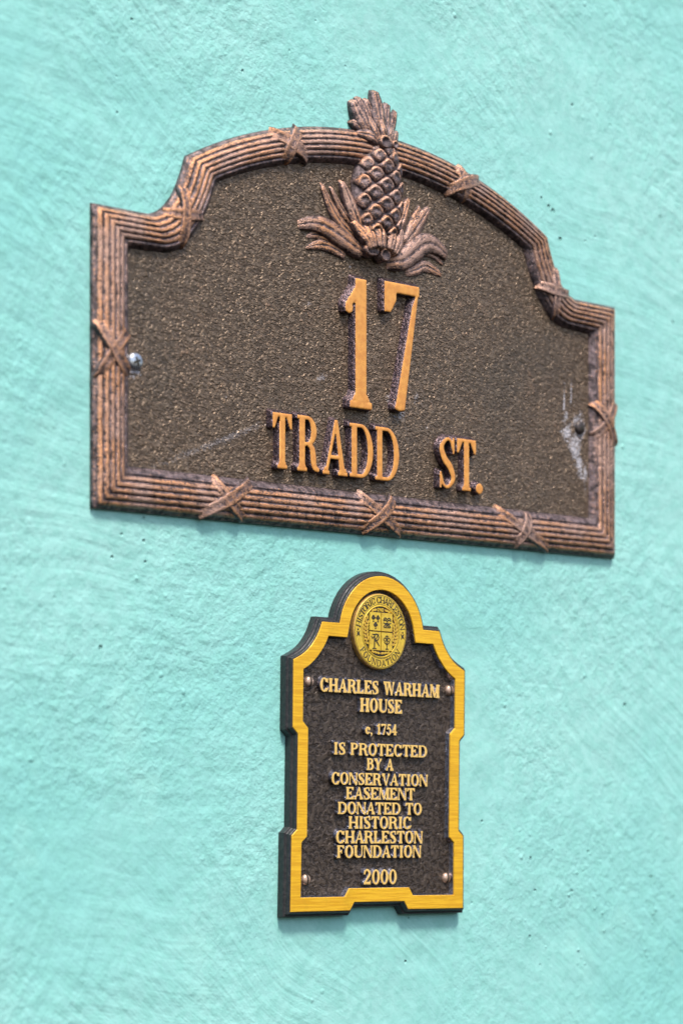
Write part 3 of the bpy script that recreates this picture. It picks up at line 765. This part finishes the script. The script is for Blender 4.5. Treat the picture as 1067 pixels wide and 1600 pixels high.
def flat_shape(name, fn, box, mat, parent, loc, H=.18, cell=.16, rot=0):
    me = relief_from_sdf(fn, *box, cell, H, .12, 0, mats=[mat, mat], name=name, base=.15, blur=0)
    return link(name, me, parent, loc, rot)
for s in (-1, 1):    # small flourish each side of the band
    fn = lambda X, Y: np.minimum.reduce([spath(X, Y, [(-1.1, -1.6, .5), (0, 0, .8), (1.1, 1.4, .4)]), spath(X, Y, [(1.1, -1.2, .5), (0, 0, .6), (-1.1, 1.2, .5)]), sell(X, Y, .2*s, 2.4, .6, .5), sell(X, Y, 0, -.2, 1.0, .6)])
    flat_shape('flourish', fn, (-1.6, 1.6, -2.2, 3.0), ENGR, seal, (18.9*s, -2.0, 3.62))
# shield: four gold quarters
quart = []
for qx, qz in ((-1, 1), (1, 1), (-1, -1), (1, -1)):
    x0, x1 = (.25, 9.7); z0, z1 = (.25, 11.4 if qz > 0 else 11.4)
    a, b = sorted((qx*x0, qx*x1)); c, d = sorted((qz*z0, qz*z1))
    V = [(a, c, 3.2), (b, c, 3.2), (b, d, 3.2), (a, d, 3.2), (a+.15, c+.15, 4.1), (b-.15, c+.15, 4.1), (b-.15, d-.15, 4.1), (a+.15, d-.15, 4.1)]
    F = [(4, 5, 6, 7), (0, 1, 5, 4), (1, 2, 6, 5), (2, 3, 7, 6), (3, 0, 4, 7)]
    quart.append(link('shield_quarter', mesh('shield_quarter', V, F, SEALG, smooth=False), seal))
def tree(X, Y, x, y, s):
    return np.minimum.reduce([sell(X, Y, x-.8*s, y+1.0*s, .75*s, .7*s), sell(X, Y, x+.8*s, y+1.0*s, .75*s, .7*s), sell(X, Y, x, y+1.8*s, .8*s, .8*s), sell(X, Y, x-.2*s, y+.3*s, .7*s, .4*s), sbox(X, Y, x-.14*s, y-1.2*s, x+.14*s, y+1*s), sbox(X, Y, x-.6*s, y-1.3*s, x+.6*s, y-1.05*s)])
fn = lambda X, Y: np.maximum(np.minimum.reduce([tree(X, Y, -6.7, 6.9, 1.05), tree(X, Y, -2.9, 6.9, 1.05), tree(X, Y, -4.8, 2.7, 1.1)]), -np.minimum(sell(X, Y, -6.7, 8.1, .3, .3), sell(X, Y, -2.9, 8.1, .3, .3)))
flat_shape('shield_mark', fn, (-9, -.6, .6, 10.6), ENGR, seal, (0, 0, 4.1), cell=.15)
fn = lambda X, Y: np.minimum.reduce([spath(X, Y, [(2.0, 7.6, .5), (3.4, 8.4, .6), (5.0, 7.7, .6), (6.6, 8.4, .6), (8.2, 7.6, .5)]), spath(X, Y, [(2.0, 6.6, .5), (3.4, 7.2, .6), (5.0, 6.5, .6), (6.6, 7.2, .6), (8.2, 6.6, .5)]),
    spath(X, Y, [(2.2, 3.0, .6), (5, 5.4, .8), (7.9, 3.0, .6)]), spath(X, Y, [(2.0, 5.4, .5), (4.6, 4.4, .6), (6.6, 2.8, .5)]), spath(X, Y, [(8.2, 5.4, .5), (5.6, 4.4, .6), (3.6, 2.8, .5)]), sbox(X, Y, 2.0, 6.9, 2.5, 7.6), sbox(X, Y, 7.7, 6.9, 8.2, 7.6), sbox(X, Y, 2.4, 2.5, 7.8, 2.8)])
flat_shape('shield_mark', fn, (1.4, 8.8, 2, 9.2), ENGR, seal, (0, 0, 4.1), cell=.15)
fn = lambda X, Y: np.minimum.reduce([sbox(X, Y, -6.0, -10.4, -5.2, -1.6), sbox(X, Y, -7.2, -10.6, -4.0, -10.1), sbox(X, Y, -7.6, -2.2, -3.6, -1.7), np.abs(sell(X, Y, -4.0, -3.6, 1.9, 1.9))-.3, spath(X, Y, [(-5.2, -5.4, .6), (-3.6, -6.4, .8), (-1.6, -8.6, .6)]), spath(X, Y, [(-2.2, -1.8, .5), (-5.0, -5.2, .6)]), spath(X, Y, [(-8.2, -3.2, .6), (-7.4, -4.4, .5), (-6.6, -3.6, .4)])])
flat_shape('shield_mark', fn, (-9, -.9, -11, -1.2), ENGR, seal, (0, 0, 4.1), cell=.15)
fn = lambda X, Y: np.minimum.reduce([sbox(X, Y, 4.7, -10, 5.2, -2.4), sbox(X, Y, 3.8, -10.5, 6.2, -10.0), np.abs(sell(X, Y, 4.95, -3.3, 1.3, 1.0))-.22, np.abs(sell(X, Y, 3.4, -4.6, 1.1, .9))-.2, np.abs(sell(X, Y, 6.5, -4.6, 1.1, .9))-.2, spath(X, Y, [(2.8, -6.2, .5), (4.95, -7.4, .6), (7.1, -6.2, .5)])])
flat_shape('shield_mark', fn, (1.6, 8.4, -11, -1.6), ENGR, seal, (0, 0, 4.1), cell=.15)
# 1947 over the shield, gold on dark
def small_digits():
    cap = 2.0
    P9 = lambda X, Y: np.minimum(np.abs(sell(X, Y, .45, 1.4, .42, .5))-.12, spath(X, Y, [(.85, 1.4, .24), (.75, .6, .22), (.3, .1, .2)]))
    fns = {'1': lambda X, Y: glyph('1', X/cap, Y/cap, .5, .2, .12, .08)*cap, '9': P9, '4': lambda X, Y: glyph('4', X/cap, Y/cap, .55, .2, .12, .06)*cap, '7': lambda X, Y: glyph('7', X/cap, Y/cap, .5, .2, .12, .06)*cap}
    for k, c in enumerate('1947'):
        flat_shape('seal_digit', fns[c], (-.1, 1.2, -.1, 2.1), SEALG, seal, (-2.6+k*1.35, 12.0, 3.32), H=.4, cell=.12)
small_digits()
# laurel leaves either side of the shield
lv = relief_from_sdf(lambda X, Y: sell(X, Y, 0, 0, .62, 1.25), -.65, .65, -1.3, 1.3, .16, .55, .2, 0, mats=[SEALG, COAT], name='laurel_leaf', base=.1, blur=0)
for s in (-1, 1):
    for k in range(10):
        th = R(-44+k*9.6); xx, zz = 12.7*math.cos(th), 12.7*math.sin(th)
        for q in (-1, 1):
            rr = 12.7+q*1.05
            if rr*math.cos(th) < 10.2: continue
            link('laurel_leaf', lv, seal, (s*rr*math.cos(th), rr*math.sin(th)+.5, 3.32), rot=s*(-th+R(q*32)))
    for k in range(3):
        link('laurel_leaf', lv, seal, (s*(1.7+k*2.4), -12.9+k*.35, 3.32), rot=R(s*(78-k*8)))
    for k in range(2):
        link('laurel_leaf', lv, seal, (s*(4.6+k*2.1), 12.8-k*.5, 3.32), rot=R(s*(100+k*12)))
